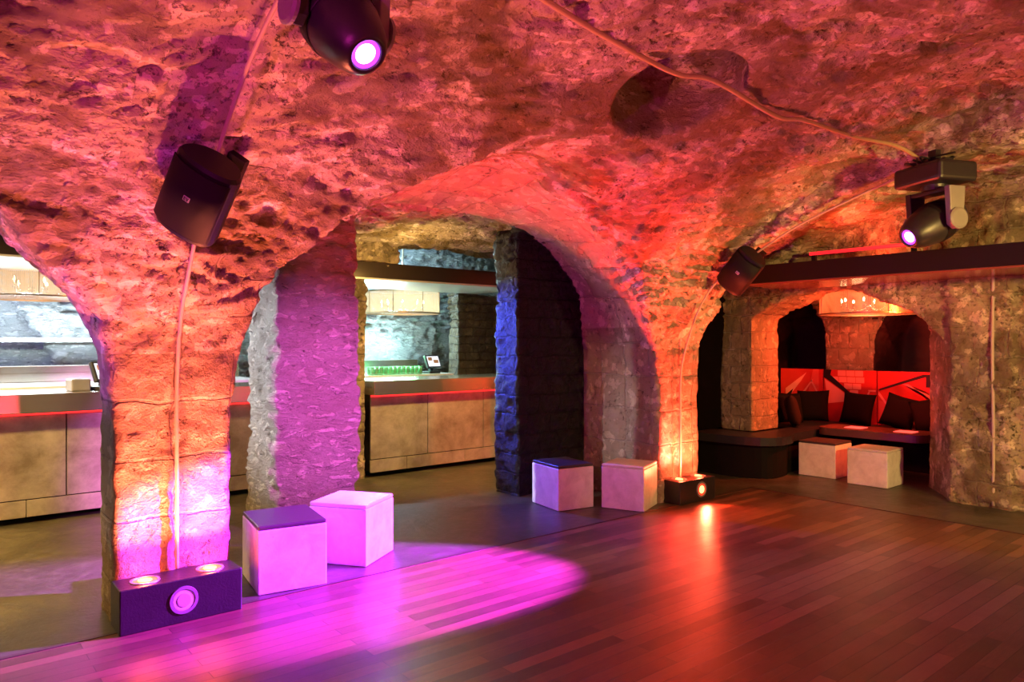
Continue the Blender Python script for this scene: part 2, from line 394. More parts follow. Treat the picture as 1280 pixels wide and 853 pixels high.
lab[reg(3.4, 4.2, 7.44, 8.2, -1, 2.29)] = 5
lab[reg(6.05, 8.7, 8.6, 9.35, -1, 2.32)] = 13
lab[reg(5.62, 6.4, 6.0, 6.7)] = 9
matn = ['vault', 'vouss', 'pillar', 'rock', 'black', 'rubble', 'pierbrick', 'barwall', 'brownwall', 'darkwall', 'patch']
mat = np.zeros(len(Q), int)
mat[reg(1.5, 5.7, 4.56, 5.72) & (lab == 0)] = 1
mat[(lab == 1) | (lab == 4)] = 2
mat[reg(.66, 1.72, 4.0, 5.0, 1.5, 2.1) | reg(.8, 1.55, 2.2, 4.0, 2.1, 3.4) | reg(5.5, 6.3, 4.1, 4.7, 1.5, 2.1)] = 10
mat[lab == 2] = 3; mat[lab == 3] = 4; mat[(lab == 6) | (lab == 5)] = 5
mat[(lab == 6) & (v > 4.6)] = 6
mat[(lab == 7) | (lab == 8) | (lab == 12)] = 6
mat[reg(9.98, 11, 2, 6.3)] = 9
mat[lab == 10] = 7; mat[lab == 13] = 8; mat[lab == 11] = 9; mat[(lab == 9)] = 9
mat[(lab == 9) & (v > 7.4)] = 5
mat[(lab == 0) & (v > 8.05)] = 7
UVx = np.where(np.abs(NF[:, 0]) > np.abs(NF[:, 1]), v, u)
names = {0: ('ceiling', 'structure'), 6: ('wall_right', 'structure'), 7: ('wall_alcove_back', 'structure'), 8: ('wall_alcove_side', 'structure'),
         9: ('wall_arcade', 'structure'), 10: ('wall_bar_back', 'structure'), 11: ('wall_passage', 'structure'), 12: ('ceiling_alcove', 'structure'),
         1: ('stone_pillar', 'red and magenta lit stone pillar at left with two glowing uplights at its foot'),
         2: ('stone_pillar', 'rough craggy pillar washed pink behind the two pink lit cube stools'),
         3: ('stone_pillar', 'black painted stone pillar with a blue lit left face'),
         4: ('stone_pillar', 'orange and red lit stone pillar right of the centre arch, lamp box at its foot'),
         5: ('stone_pier', 'narrow yellowish stone pier beside the left end of the bar counter'),
         13: ('stone_pier', 'dark brown glazed stone pier behind the bar with a blue side face')}
for k, (nm, inf) in names.items():
    sel = keep & (lab == k)
    q = Q[sel]
    if not len(q): continue
    vid, inv = np.unique(q, return_inverse=True); inv = inv.reshape(-1)
    me = bpy.data.meshes.new(nm)
    me.vertices.add(len(vid)); me.vertices.foreach_set('co', P[vid].astype(np.float32).ravel())
    me.loops.add(len(inv)); me.loops.foreach_set('vertex_index', inv.astype(np.int32))
    me.polygons.add(len(q)); me.polygons.foreach_set('loop_start', np.arange(0, len(inv), 4, dtype=np.int32)); me.polygons.foreach_set('loop_total', np.full(len(q), 4, dtype=np.int32))
    used = sorted(set(mat[sel])); rem = {a: i for i, a in enumerate(used)}
    for a in used: me.materials.append(M[matn[a]])
    me.polygons.foreach_set('material_index', np.array([rem[a] for a in mat[sel]], dtype=np.int32))
    me.polygons.foreach_set('use_smooth', np.ones(len(q), dtype=bool))
    uvl = me.uv_layers.new(name='UVMap')
    pv = P[q.reshape(-1)]
    horiz = np.repeat(np.abs(NF[sel][:, 0]) > np.abs(NF[sel][:, 1]), 4)
    a = np.where(horiz, pv[:, 1], pv[:, 0]-1.2+.33); b = pv[:, 2]-.225
    sm = np.repeat(mat[sel] == 1, 4)                                  # arch soffit: arc length x depth
    ang = np.arctan2(pv[:, 2]-1.3, pv[:, 0]-3.58)
    a = np.where(sm, pv[:, 1], a); b = np.where(sm, ang*1.95, b)
    up = np.repeat((mat[sel] == 10), 4)
    b = np.where(up, pv[:, 2]-pv[:, 1]*.8, b)
    uvl.data.foreach_set('uv', np.stack([a, b], 1).astype(np.float32).ravel())
    me.update(calc_edges=True); me.validate()
    o = bpy.data.objects.new(nm, me); COL.objects.link(o)
    if inf == 'structure': o['kind'] = 'structure'
    else: tag(o, inf, 'pillar')

# ------------------------------------------------------------------ floors
def floor_wood():
    s = NT('dark_parquet'); c = s.coord()
    br = s.n('ShaderNodeTexBrick', offset=.37, i_Scale=1., i_Mortar_Size=.0016, i_Mortar_Smooth=.2, i_Brick_Width=1.1, i_Row_Height=.085,
             i_Color1=(0, 0, 0, 1), i_Color2=(1, 1, 1, 1), i_Mortar=(.5, .5, .5, 1), i_Bias=0.)
    s.l(c, br.inputs['Vector'])
    mp = s.n('ShaderNodeMapping', i_Scale=(1.6, 22, 1)); s.l(c, mp.inputs['Vector'])
    g = s.noise(mp.outputs[0], 4, 8, .7, .8)
    big = s.noise(c, 1.1, 5, .6)
    t = s.math('ADD', s.math('MULTIPLY', br.outputs['Color'], .5), s.math('MULTIPLY', g, .5))
    col = s.ramp(t, [(.2, (.036, .016, .009)), (.5, (.105, .045, .027)), (.8, (.24, .108, .055))])
    col = s.mix(s.ramp(big, [(.4, 0.), (.62, .45)]), col, (.17, .078, .042))
    col = s.mix(br.outputs['Fac'], col, (.012, .005, .003))
    scr = s.noise(mp.outputs[0], 14, 4, .7)
    ro = s.math('ADD', .24, s.math('MULTIPLY', s.noise(c, 3, 6, .7), .24))
    h = s.math('ADD', s.math('MULTIPLY', br.outputs['Fac'], -.0025), s.math('MULTIPLY', scr, .0008))
    h = s.math('ADD', h, s.math('MULTIPLY', br.outputs['Color'], .0012))
    return s.set(Base_Color=col, Roughness=ro, Normal=s.bump(h, 1., 1.), Specular_IOR_Level=.6)
def floor_conc():
    s = NT('dark_worn_concrete'); c = s.coord()
    n = s.noise(c, 1.6, 8, .68, .7); n2 = s.noise(c, 12, 6, .7)
    col = s.ramp(s.math('ADD', s.math('MULTIPLY', n, .7), s.math('MULTIPLY', n2, .3)), [(.3, (.022, .019, .014)), (.5, (.06, .052, .036)), (.7, (.14, .125, .085))])
    ro = s.math('ADD', .2, s.math('MULTIPLY', n2, .4))
    return s.set(Base_Color=col, Roughness=ro, Normal=s.bump(s.math('ADD', n, s.math('MULTIPLY', n2, .3)), .012, 1.), Specular_IOR_Level=.6)
bm = bmesh.new(); box(bm, -3.2, 7.0, -1.9, 4.37, -.12, .0)
o = link('floor_wood', bm, floor_wood()); o['kind'] = 'structure'
bm = bmesh.new(); box(bm, -3.2, 7.0, 4.37, 10.7, -.12, -.004); box(bm, 7.0, 11, -1.9, 10.7, -.12, -.004)
o = link('floor_concrete', bm, floor_conc()); o['kind'] = 'structure'
steel_trim = simple('dark_trim', (.06, .035, .03), .35, .3)
bm = bmesh.new(); box(bm, -3.2, 7.02, 4.355, 4.385, -.02, .004); box(bm, 6.985, 7.02, -1.9, 4.36, -.02, .004)
o = link('trim_1', bm, steel_trim); o['kind'] = 'structure'

# ------------------------------------------------------------------ lamp boxes at the pillars
lac = simple('black_lacquer', (.016, .012, .014), .33, 0., .5, 9, .004)
chrome = simple('chrome', (.7, .7, .72), .18, 1., .05)
ring_m = simple('grey_lens_rim', (.35, .33, .33), .35, .6)
E_or = emit('orange_lamp', (1, .30, .05), 9.); E_orf = emit('orange_lamp_rim', (1, .16, .02), 2.2)
E_red = emit('red_lamp', (1, .10, .03), 14.); E_redf = emit('red_lamp_rim', (1, .03, .01), 2.)
E_vio = emit('violet_lamp', (.80, .35, 1.), 10.); E_viof = emit('violet_lamp_rim', (.42, .03, 1.), 3.)
def frosted(nm, col):
    s = NT(nm); c = s.coord('Object'); v_ = s.n('ShaderNodeTexVoronoi', i_Scale=220.); s.l(c, v_.inputs['Vector'])
    return s.set(Base_Color=s.mix(s.ramp(v_.outputs['Distance'], [(0., 0.), (.6, 1.)]), tuple(x*.6 for x in col), col), Roughness=.4)
lens_off = frosted('frosted_grille', (.75, .7, .72))
def disc(name, mat, parent, loc, rot, r, t, inner=0., n=32):
    bm = bmesh.new(); Mx = Matrix.Translation(loc) @ rot.to_4x4()
    if inner: lathe(bm, [(inner, 0), (r, 0), (r*.97, t), (inner*1.03, t), (inner, 0)], n, Mx)
    else: lathe(bm, [(0, 0), (r, 0), (r, t*.8), (r*.9, t), (0, t)], n, Mx)
    return link(name, bm, mat, parent, smooth=False)
I3 = Matrix.Identity(3); FRONT = Matrix.Rotation(PI/2, 3, 'X')       # z axis -> -y
def lampbox(loc, W_, D_, H_, lab, front_mat, front_rim, up_c, up_r, rz=0, fx=None):
    t = empty('lamp_box', loc, rz, lab, 'lamp', 'lamp boxes at the pillar feet')
    bm = mbox(0, W_, 0, D_, 0.0, H_); link('housing', bm, lac, t, bevel=.006)
    for x in (W_*.23, W_*.77):
        a = disc('uplight', ring_m, t, (x, D_*.5, H_-.001), I3, .078, .006, .062)
        disc('glow_rim', up_r, a, (x, D_*.5, H_-.001), I3, .061, .003)
        disc('bulb', up_c, a, (x, D_*.5, H_), I3, .036, .005)
    fx = fx or W_*.5
    a = disc('front_light', ring_m, t, (fx, .001, H_*.52), FRONT, .078, .008, .058)
    disc('lens', front_mat[0], a, (fx, .001, H_*.52), FRONT, .057, .004)
    disc('lens_core', front_mat[1], a, (fx, -.001, H_*.52), FRONT, .038, .006)
    return t
lampbox((.868, 4.287, 0), .645, .222, .243, 'black lamp box under the left pillar, two amber uplights and a pale unlit front lens', (lens_off, simple('pink_grille', (.5, .42, .46), .5)), None, E_or, E_orf)
lampbox((5.70, 4.325, 0), .55, .222, .222, 'black lamp box under the red lit pillar, its front lamp glowing red', (E_redf, E_red), None, E_or, E_redf, rz=R(-1.5), fx=.33)

# ------------------------------------------------------------------ cube stools
def white_plastic():
    s = NT('scuffed_white_plastic'); c = s.coord(); n = s.noise(c, 7, 6, .7, .5)
    col = s.mix(s.ramp(n, [(.35, 0.), (.6, 1.)]), (.62, .60, .57), (.80, .78, .75))
    sp = s.ramp(s.noise(c, 38, 3, .6), [(.70, 0.), (.76, .6)])
    return s.set(Base_Color=s.mix(sp, col, (.3, .27, .24)), Roughness=.42, Normal=s.bump(n, .004, .6))
wp = white_plastic(); pad_d = simple('dark_vinyl', (.05, .035, .04), .38); pad_w = simple('pale_vinyl', (.66, .62, .6), .42)
def stool(c, sx, sy, h, rz, pad, lab):
    t = empty('cube_stool', (c[0], c[1], -.002), rz, lab, 'stool', 'white cube stools')
    link('body', mbox(-sx/2, sx/2, -sy/2, sy/2, 0, h-.028), wp, t, bevel=.007, seg=3)
    bm = mbox(-sx/2+.002, sx/2-.002, -sy/2+.002, sy/2-.002, h-.027, h); 
    link('seat_pad', bm, pad, t, bevel=.009, seg=3)
    return t
stool((1.920, 4.665), .43, .50, .425, R(-9), pad_d, 'white cube stool with a dark seat pad nearest the left pillar, lit magenta')
stool((2.516, 4.850), .44, .45, .428, R(34), pad_w, 'white cube stool with a white seat pad turned cornerwise in the magenta light')
stool((4.880, 5.095), .40, .47, .418, R(-10), pad_d, 'white cube stool with a dark seat pad in front of the black pillar')
stool((5.335, 4.640), .40, .42, .418, R(21.5), pad_w, 'white cube stool with a pale seat pad beside the red lit pillar lamp box')
stool((8.385, 4.255), .43, .44, .408, R(2), pad_d, 'white cube stool with a dark seat pad in the seating bay opening')
stool((8.275, 3.625), .43, .43, .402, R(1), pad_w, 'white cube stool with a pale seat pad in the seating bay opening')

# ------------------------------------------------------------------ cables and conduits
conduit_m = simple('painted_conduit', (.5, .4, .32), .6); cable_y = simple('beige_cable', (.5, .38, .18), .5); cable_k = simple('black_cable', (.012, .01, .01), .5)
def run(name, pts, r, mat, lab, parts=None, n=6):
    bm = bmesh.new(); tube(bm, catmull(pts, n), r); o = link(name, bm, mat, smooth=True); tag(o, lab, 'cable' if 'cable' in name else 'pipe'); return o
run('conduit_pipe', [(1.21, 4.495, .25), (1.21, 4.495, .8), (1.205, 4.48, 1.3), (1.2, 4.38, 1.7), (1.2, 4.21, 1.98), (1.2, 4.02, 2.24), (1.2, 3.80, 2.47), (1.2, 3.40, 2.78), (1.2, 3.05, 2.97), (1.2, 2.6, 3.13), (1.2, 2.2, 3.22)], .011, conduit_m, 'thin conduit climbing the left pillar past the speaker and over the vault')
run('conduit_pipe', [(5.90, 4.47, .22), (5.90, 4.47, .8), (5.90, 4.46, 1.3), (5.93, 4.36, 1.7), (6.0, 4.27, 1.98), (6.08, 4.12, 2.2), (6.16, 3.85, 2.38), (6.2, 3.4, 2.62), (6.22, 2.9, 2.80), (6.22, 2.5, 2.92), (6.22, 2.3, 2.97)], .010, conduit_m, 'thin conduit climbing the red lit pillar and along the right hand arch')
run('conduit_pipe', [(7.9, 2.37, .02), (7.9, 2.37, .8), (7.89, 2.375, 1.5), (7.9, 2.37, 2.2)], .014, conduit_m, 'vertical conduit on the yellow lit stone wall at right')
CEIL = [(1.95,2.45,3.20),(2.33,2.54,3.18),(2.83,2.60,3.155),(3.45,2.66,3.14),(3.78,2.61,3.155),(4.56,2.66,3.11),(4.85,2.61,3.125),(5.49,2.57,3.12),(5.95,2.44,3.10),(6.20,2.36,3.01)]
bmc = bmesh.new(); tube(bmc, catmull(CEIL, 6), .015); oc = link('ceiling_cable', bmc, cable_y, smooth=True); tag(oc, 'beige and black twin cable crossing the vault to the right hand moving head', 'cable')
bmc = bmesh.new(); tube(bmc, [Vector(p)+Vector((.012, .012, .008)) for p in catmull(CEIL, 6)], .008); link('black_core', bmc, cable_k, oc, smooth=True)

# ------------------------------------------------------------------ loudspeakers
spk = simple('black_speaker_plastic', (.006, .005, .006), .5, 0., .3, 20, .001, Specular_IOR_Level=.3)
spk_g = simple('black_speaker_mesh', (.010, .007, .009), .5, 0., .3, 200, .002, Specular_IOR_Level=.15)
badge_m = simple('silver_badge', (.55, .52, .55), .35, .6)
def speaker(loc, rot, w, h, d, lab):
    t = empty('loudspeaker', loc, 0, lab, 'speaker', 'wall loudspeakers', rot=rot)
    # plan: broad rounded back, narrower curved grille; local -y is the front
    def plan(k, y_sh=0):
        pts = []
        n = 22
        for i in range(n+1):
            a = PI*i/n; pts.append((k*w/2*math.cos(a)*1.0, y_sh+k*d*.55*abs(math.sin(a))**.9))
        for i in range(n+1):
            a = PI+PI*i/n; pts.append((k*w/2*(.98*math.cos(a)), y_sh+k*d*.28*math.sin(a)))
        return pts
    bm = bmesh.new(); prof = [(.90, -h/2), (.98, -h/2+.02), (1., -h/2+.06), (1., h/2-.06), (.98, h/2-.02), (.90, h/2)]
    rings = []
    for k, z in prof: rings.append([bm.verts.new((x, y, z)) for x, y in plan(k)[:-1]])
    n = len(rings[0])
    for A, B in zip(rings, rings[1:]):
        for i in range(n):
            j = (i+1) % n; bm.faces.new((A[i], A[j], B[j], B[i]))
    bm.faces.new(rings[0]); bm.faces.new(rings[-1][::-1]); bmesh.ops.remove_doubles(bm, verts=bm.verts[:], dist=1e-5)
    link('cabinet', bm, spk, t, smooth=False, bevel=.004)
    # grille
    bm = bmesh.new(); A = []; B = []
    rows = [-h/2+.035, h/2-.035]
    for i in range(17):
        a = PI*1.12+PI*.76*i/16; x = w/2*.98*math.cos(a); y = d*.28*math.sin(a)-.006
        A.append(bm.verts.new((x, y, rows[0]))); B.append(bm.verts.new((x, y, rows[1])))
    for i in range(16): bm.faces.new((A[i], A[i+1], B[i+1], B[i]))
    g_ = link('grille', bm, spk_g, t, smooth=True); md = g_.modifiers.new('s', 'SOLIDIFY'); md.thickness = .006; md.offset = 1
    # badge with letters
    bm = mbox(-.018, .018, -d*.28-.014, -d*.28-.006, -.014+.02, .014+.02)
    bd = link('badge', bm, badge_m, t, bevel=.003); bd['label'] = 'small silver EV badge'
    bm = bmesh.new(); y0, y1 = -d*.28-.0152, -d*.28-.0139
    for bb in ((-.0125, -.0095, .011, .029), (-.0125, -.001, .011, .014), (-.0125, -.002, .0185, .0215), (-.0125, -.001, .026, .029)): box(bm, bb[0], bb[1], y0, y1, bb[2], bb[3])
    for q in (((.001, .029), (.0045, .029), (.0085, .011), (.0055, .011)), ((.0095, .029), (.013, .029), (.0085, .011), (.0055, .011))):
        A = [bm.verts.new((x, y0, z)) for x, z in q]; B = [bm.verts.new((x, y1, z)) for x, z in q]
        bm.faces.new(A); bm.faces.new(B[::-1])
        for i in range(4): bm.faces.new((A[i], A[(i+1) % 4], B[(i+1) % 4], B[i]))
    link('lettering', bm, spk, bd)
    # bracket
    bm = bmesh.new(); tube(bm, [(0, d*.45, .0), (0, d*.75, .03), (0, d*1.05, .12)], .018, 10); box(bm, -.05, .05, d*.95, d*1.12, .05, .17)
    link('bracket', bm, spk, t)
    return t

def moving_head(name_loc, aim, yaw, lab, size=1., clamp=.26):
    """base up against the vault, yoke arms, egg shaped head with a lens"""
    t = empty('moving_head_light', name_loc, yaw, lab, 'stage light', 'moving head lights')
    blk = simple('black_fixture', (.02, .017, .02), .38, 0., .3, 30, .001)
    gry = simple('grey_fixture_cover', (.22, .21, .19), .4)
    bm = mbox(-.19, .19, -.15, .15, -.13, 0); link('base', bm, blk, t, bevel=.025, seg=3)
    bm = bmesh.new(); box(bm, -.03, .03, -.02, .02, .0, clamp); box(bm, -.11, .11, -.03, .03, .0, .03); link('clamp', bm, blk, t)
    bm = bmesh.new(); lathe(bm, [(0, -.165), (.075, -.165), (.08, -.12), (0, -.12)], 24); link('pan_bearing', bm, blk, t)
    arm = bmesh.new(); box(arm, -.16, .16, -.055, .055, -.19, -.16)
    link('yoke_bridge', arm, blk, t, bevel=.01)
    for s_ in (-1, 1):
        bm = bmesh.new()
        pr = [(-.062, -.16), (.062, -.16), (.05, -.34), (.045, -.40), (0, -.43), (-.045, -.40), (-.05, -.34)]
        a = [bm.verts.new((s_*.135, y, z)) for y, z in pr]; b = [bm.verts.new((s_*.178, y, z)) for y, z in pr]
        bm.faces.new(a); bm.faces.new(b[::-1])
        for i in range(7): bm.faces.new((a[i], a[(i+1) % 7], b[(i+1) % 7], b[i]))
        ar = link('yoke_arm', bm, gry if s_ > 0 else blk, t, bevel=.006)
        bm = bmesh.new(); lathe(bm, [(0, 0), (.068, 0), (.068, .012), (.055, .020), (0, .020)], 28, Matrix.Translation((s_*.178, 0, -.365)) @ Matrix.Rotation(s_*PI/2, 4, 'Y'))
        link('knob', bm, gry, ar)
    hd = empty('head', (0, 0, -.365)); hd.parent = t; t.scale = (size,)*3
    hd.rotation_euler = (Matrix.Rotation(-yaw, 3, 'Z') @ Vector(aim)).to_track_quat('-Z', 'Y').to_euler()
    # local -z is the beam; egg profile
    bm = bmesh.new(); prof = [(0, .20), (.05, .198), (.09, .18), (.115, .13), (.128, .06), (.130, 0), (.124, -.07), (.108, -.14), (.088, -.20), (.070, -.225), (.058, -.232), (.052, -.225), (.050, -.21), (0, -.21)]
    lathe(bm, prof, 40); h_ = link('head_shell', bm, blk, hd, smooth=True)
    bm = bmesh.new(); lathe(bm, [(.133, .035), (.1335, .03), (.1335, -.03), (.13, -.035)], 40); link('head_band', bm, spk, hd, smooth=True)
    bm = bmesh.new(); lathe(bm, [(.034, -.216), (.050, -.222), (.050, -.214)], 32); link('lens_rim', bm, E_viof, hd)
    bm = bmesh.new(); lathe(bm, [(0, -.219), (.036, -.217), (.036, -.212)], 32); link('lens', bm, E_vio, hd)
    return t, hd

# ------------------------------------------------------------------ beams / bulkheads
canopy = simple('dark_bronze_panel', (.05, .035, .03), .3, .35, .2, 3, 0)
canopy_u = simple('pale_canopy_soffit', (.62, .62, .58), .35, .2, .1, 3, 0)
gl = NT('glossy_brown_panel'); gl.set(Base_Color=(.010, .005, .005), Roughness=.45, Specular_IOR_Level=.25)
t = empty('beam', (0, 0, 0), 0, 'long dark boxed canopy above the bar with a pale underside', 'beam')
link('fascia', mbox(-3, 6.6, 7.47, 8.75, 2.315, 2.495), canopy, t, bevel=.004)
link('soffit', mbox(-2.99, 6.59, 7.48, 8.74, 2.295, 2.314), canopy_u, t)
t = empty('beam', (0, 0, 0), 0, 'dark glossy boxed canopy over the seating bay opening at right', 'beam')
link('fascia', mbox(7.05, 7.93, -1.6, 4.5, 2.205, 2.395), gl.m, t, bevel=.004)
link('soffit', mbox(7.06, 7.92, -1.59, 4.49, 2.187, 2.204), simple('red_brown_gloss', (.2, .05, .035), .2, 0, .1, 3, 0), t)

# ------------------------------------------------------------------ red tube on the canopy
t = empty('light_tube', (7.45, 3.4, 2.396), 0, 'short red light tube lying on top of the dark canopy at right', 'lamp')
bm = bmesh.new(); tube(bm, [(0, -.55, .12), (0, .55, .12)], .018, 12); link('tube', bm, emit('red_tube', (1, .015, .02), 1.5), t, smooth=True)
for y in (-.5, .5): link('stand', mbox(-.02, .02, y-.02, y+.02, 0, .10), spk, t)

# ------------------------------------------------------------------ bar
def steel():
    s = NT('brushed_bar_steel'); c = s.coord(); mp = s.n('ShaderNodeMapping', i_Scale=(1, 1, 25)); s.l(c, mp.inputs['Vector'])
    a = s.noise(mp.outputs[0], 6, 5, .7); b = s.noise(c, 2.4, 8, .7, .2)
    col = s.mix(s.ramp(b, [(.35, 0.), (.65, 1.)]), (.30, .25, .20), (.62, .56, .50))
    return s.set(Base_Color=col, Metallic=.4, Roughness=s.math('ADD', .34, s.math('MULTIPLY', b, .3)), Normal=s.bump(s.math('ADD', a, b), .002, .6))
st = steel(); st2 = simple('bright_bar_steel', (.6, .56, .48), .22, .9, .1, 4, 0)
E_strip = emit('red_led', (1, .02, .02), 2.2); E_white = emit('white_led', (.85, .92, 1.), 14.)
def counter(x0, x1, seams, lab):
    t = empty('bar_counter', ((x0+x1)/2, 7.8, 0), 0, lab, 'bar counter'); o_ = -(x0+x1)/2
    link('counter_top', mbox(x0+o_, x1+o_, -.36, .42, .955, 1.12), st2, t, bevel=.006)
    link('carcass', mbox(x0+o_, x1+o_, -.24, .38, .06, .954), lac, t)
    link('led_strip', mbox(x0+o_, x1+o_, -.30, -.27, .935, .953), E_strip, t)
    ed = [x0]+seams+[x1]
    for a, b in zip(ed, ed[1:]):
        link('front_panel', mbox(a+o_+.005, b+o_-.005, -.265, -.245, .205, .93), st, t, bevel=.002)
        link('kick_panel', mbox(a+o_+.003-.3 if a > x0 else a+o_, b+o_-.303 if b < x1 else b+o_, -.268, -.245, .05, .195), st, t, bevel=.002)
    return t
counter(-2.9, 3.40, [-1.48, -.62, .24, 1.10, 1.96, 2.82], 'steel fronted bar counter seen through the left arch')
counter(4.14, 6.5, [4.93, 5.79], 'steel fronted bar counter seen through the centre arch, right of the rough pillar')
white_top = simple('white_worktop', (.78, .8, .8), .3, 0, .05, 3, 0)
for x0, x1, lab in ((-2.9, 3.4, 'white topped back counter behind the bar at left'), (4.3, 6.2, 'white topped back counter behind the bar in the centre arch')):
    t = empty('back_counter', ((x0+x1)/2, 9.3, 0), 0, lab, 'counter'); hw = (x1-x0)/2
    link('cabinet', mbox(-hw, hw, -.5, .45, 0, 1.07), st, t); link('worktop', mbox(-hw, hw, -.52, .45, 1.071, 1.115), white_top, t)
    link('steel_upstand', mbox(-hw, hw, .46, .72, 1.0, 1.30), st2, t, bevel=.006)
    link('upstand_shelf', mbox(-hw, hw, .40, .46, 1.19, 1.215), st2, t)
t = empty('wall_light_strip', (-.3, 10.0, 1.58), 0, 'white light strip along the pale rock wall behind the bar', 'lamp')
link('diffuser', mbox(-2.6, 3.4, .0, .03, 0, .03), E_white, t); link('channel', mbox(-2.6, 3.4, .03, .06, -.01, .04), chrome, t)

black_pl = simple('charcoal_plastic', (.03, .03, .045), .35); lilac = simple('grey_plastic', (.25, .25, .33), .4)
E_scr = emit('lit_screen', (.9, .92, 1.), 1.1)
def register(loc, rz, lab, s_=1.):
    t = empty('till', loc, rz, lab, 'till')
    link('foot', mbox(-.11, .11, -.09, .09, 0, .035), black_pl, t, bevel=.008)
    link('neck', mbox(-.03, .03, -.02, .03, .036, .12), black_pl, t, bevel=.006)
    bm = mbox(-.14, .14, -.022, .022, -.10, .10); sc2 = link('monitor', bm, black_pl, t, bevel=.008); sc2.location = (0, -.03, .17); sc2.rotation_euler = (R(-22), 0, 0)
    link('screen', mbox(-.118, .118, -.0245, -.0225, -.078, .078), E_scr, sc2)
    bm = bmesh.new()
    for k, (a, b, c_, d_) in enumerate(((-.10, -.02, .01, .06), (.0, .10, -.03, .02))): box(bm, a, b, -.0265, -.025, c_, d_)
    link('screen_window', bm, simple('screen_orange', (.8, .45, .3), .4), sc2)
    return t
register((1.43, 7.75, 1.12), R(30), 'dark touch screen till on the bar seen through the left arch')
t = empty('receipt_printer', (1.22, 7.72, 1.12), R(8), 'small grey receipt printer beside the till on the bar at left', 'printer')
link('body', mbox(-.08, .08, -.09, .09, 0, .11), lilac, t, bevel=.012); link('paper_slot', mbox(-.05, .05, -.02, -.005, .1085, .112), black_pl, t)
register((5.93, 8.98, 1.115), R(12), 'dark touch screen till beside the rows of green glasses behind the bar')

# green lit glasses in rows
gls = NT('green_glass'); gls.set(Base_Color=(.35, .9, .45), Roughness=.12, Transmission_Weight=.55, Emission_Color=(.3, 1, .45, 1), Emission_Strength=0.0)
def glass():
    bm = bmesh.new(); lathe(bm, [(0, 0), (.024, 0), (.026, .01), (.030, .11), (.028, .11), (.0235, .012), (0, .012)], 14)
    me = bpy.data.meshes.new('drinking_glass'); bm.to_mesh(me); bm.free(); me.materials.append(gls.m)
    for p in me.polygons: p.use_smooth = True
    return me
gm = glass()
t = empty('glass_rack', (5.33, 8.98, 1.115), 0, 'low wire rack of green glasses behind the bar', 'rack')
bm = bmesh.new()
for z in (.02, .085):
    for y in (-.08, .0, .08): tube(bm, [(-.43, y, z), (.43, y, z)], .003, 5)
for k in range(13): tube(bm, [(-.43+k*.0717, -.08, .0), (-.43+k*.0717, -.08, .09)], .0025, 5)
link('wire_frame', bm, chrome, t)
for r_ in range(2):
    for k in range(12):
        o = bpy.data.objects.new('drinking_glass', gm); COL.objects.link(o); o.location = (4.935+k*.0717, 8.94+r_*.08, 1.116)
        tag(o, 'green lit glass standing in the rack behind the bar', 'glass', 'green glasses in the bar rack')

# ------------------------------------------------------------------ chandeliers
def mesh_shade():
    s = NT('perforated_bronze_shade'); uv = s.coord('UV')
    v_ = s.n('ShaderNodeTexVoronoi', i_Scale=1., i_Randomness=0.); mp = s.n('ShaderNodeMapping', i_Scale=(230, 30, 1)); s.l(uv, mp.inputs['Vector']); s.l(mp.outputs[0], v_.inputs['Vector'])
    hole = s.ramp(v_.outputs['Distance'], [(.27, 1.), (.33, 0.)])
    tr = s.n('ShaderNodeBsdfTransparent'); tl = s.n('ShaderNodeBsdfTranslucent', i_Color=(.75, .5, .3, 1)); ms = s.n('ShaderNodeMixShader'); m2 = s.n('ShaderNodeMixShader', i_0=.45)
    s.set(Base_Color=(.55, .36, .22), Metallic=.5, Roughness=.35)
    s.l(s.b.outputs[0], m2.inputs[1]); s.l(tl.outputs[0], m2.inputs[2])
    s.l(hole, ms.inputs[0]); s.l(m2.outputs[0], ms.inputs[1]); s.l(tr.outputs[0], ms.inputs[2]); s.l(ms.outputs[0], s.out.inputs[0])
    return s.m
shade_m = mesh_shade(); brass = simple('bronze_rim', (.5, .33, .18), .3, .8); E_bulb = emit('warm_bulb', (1, .72, .35), 22.)
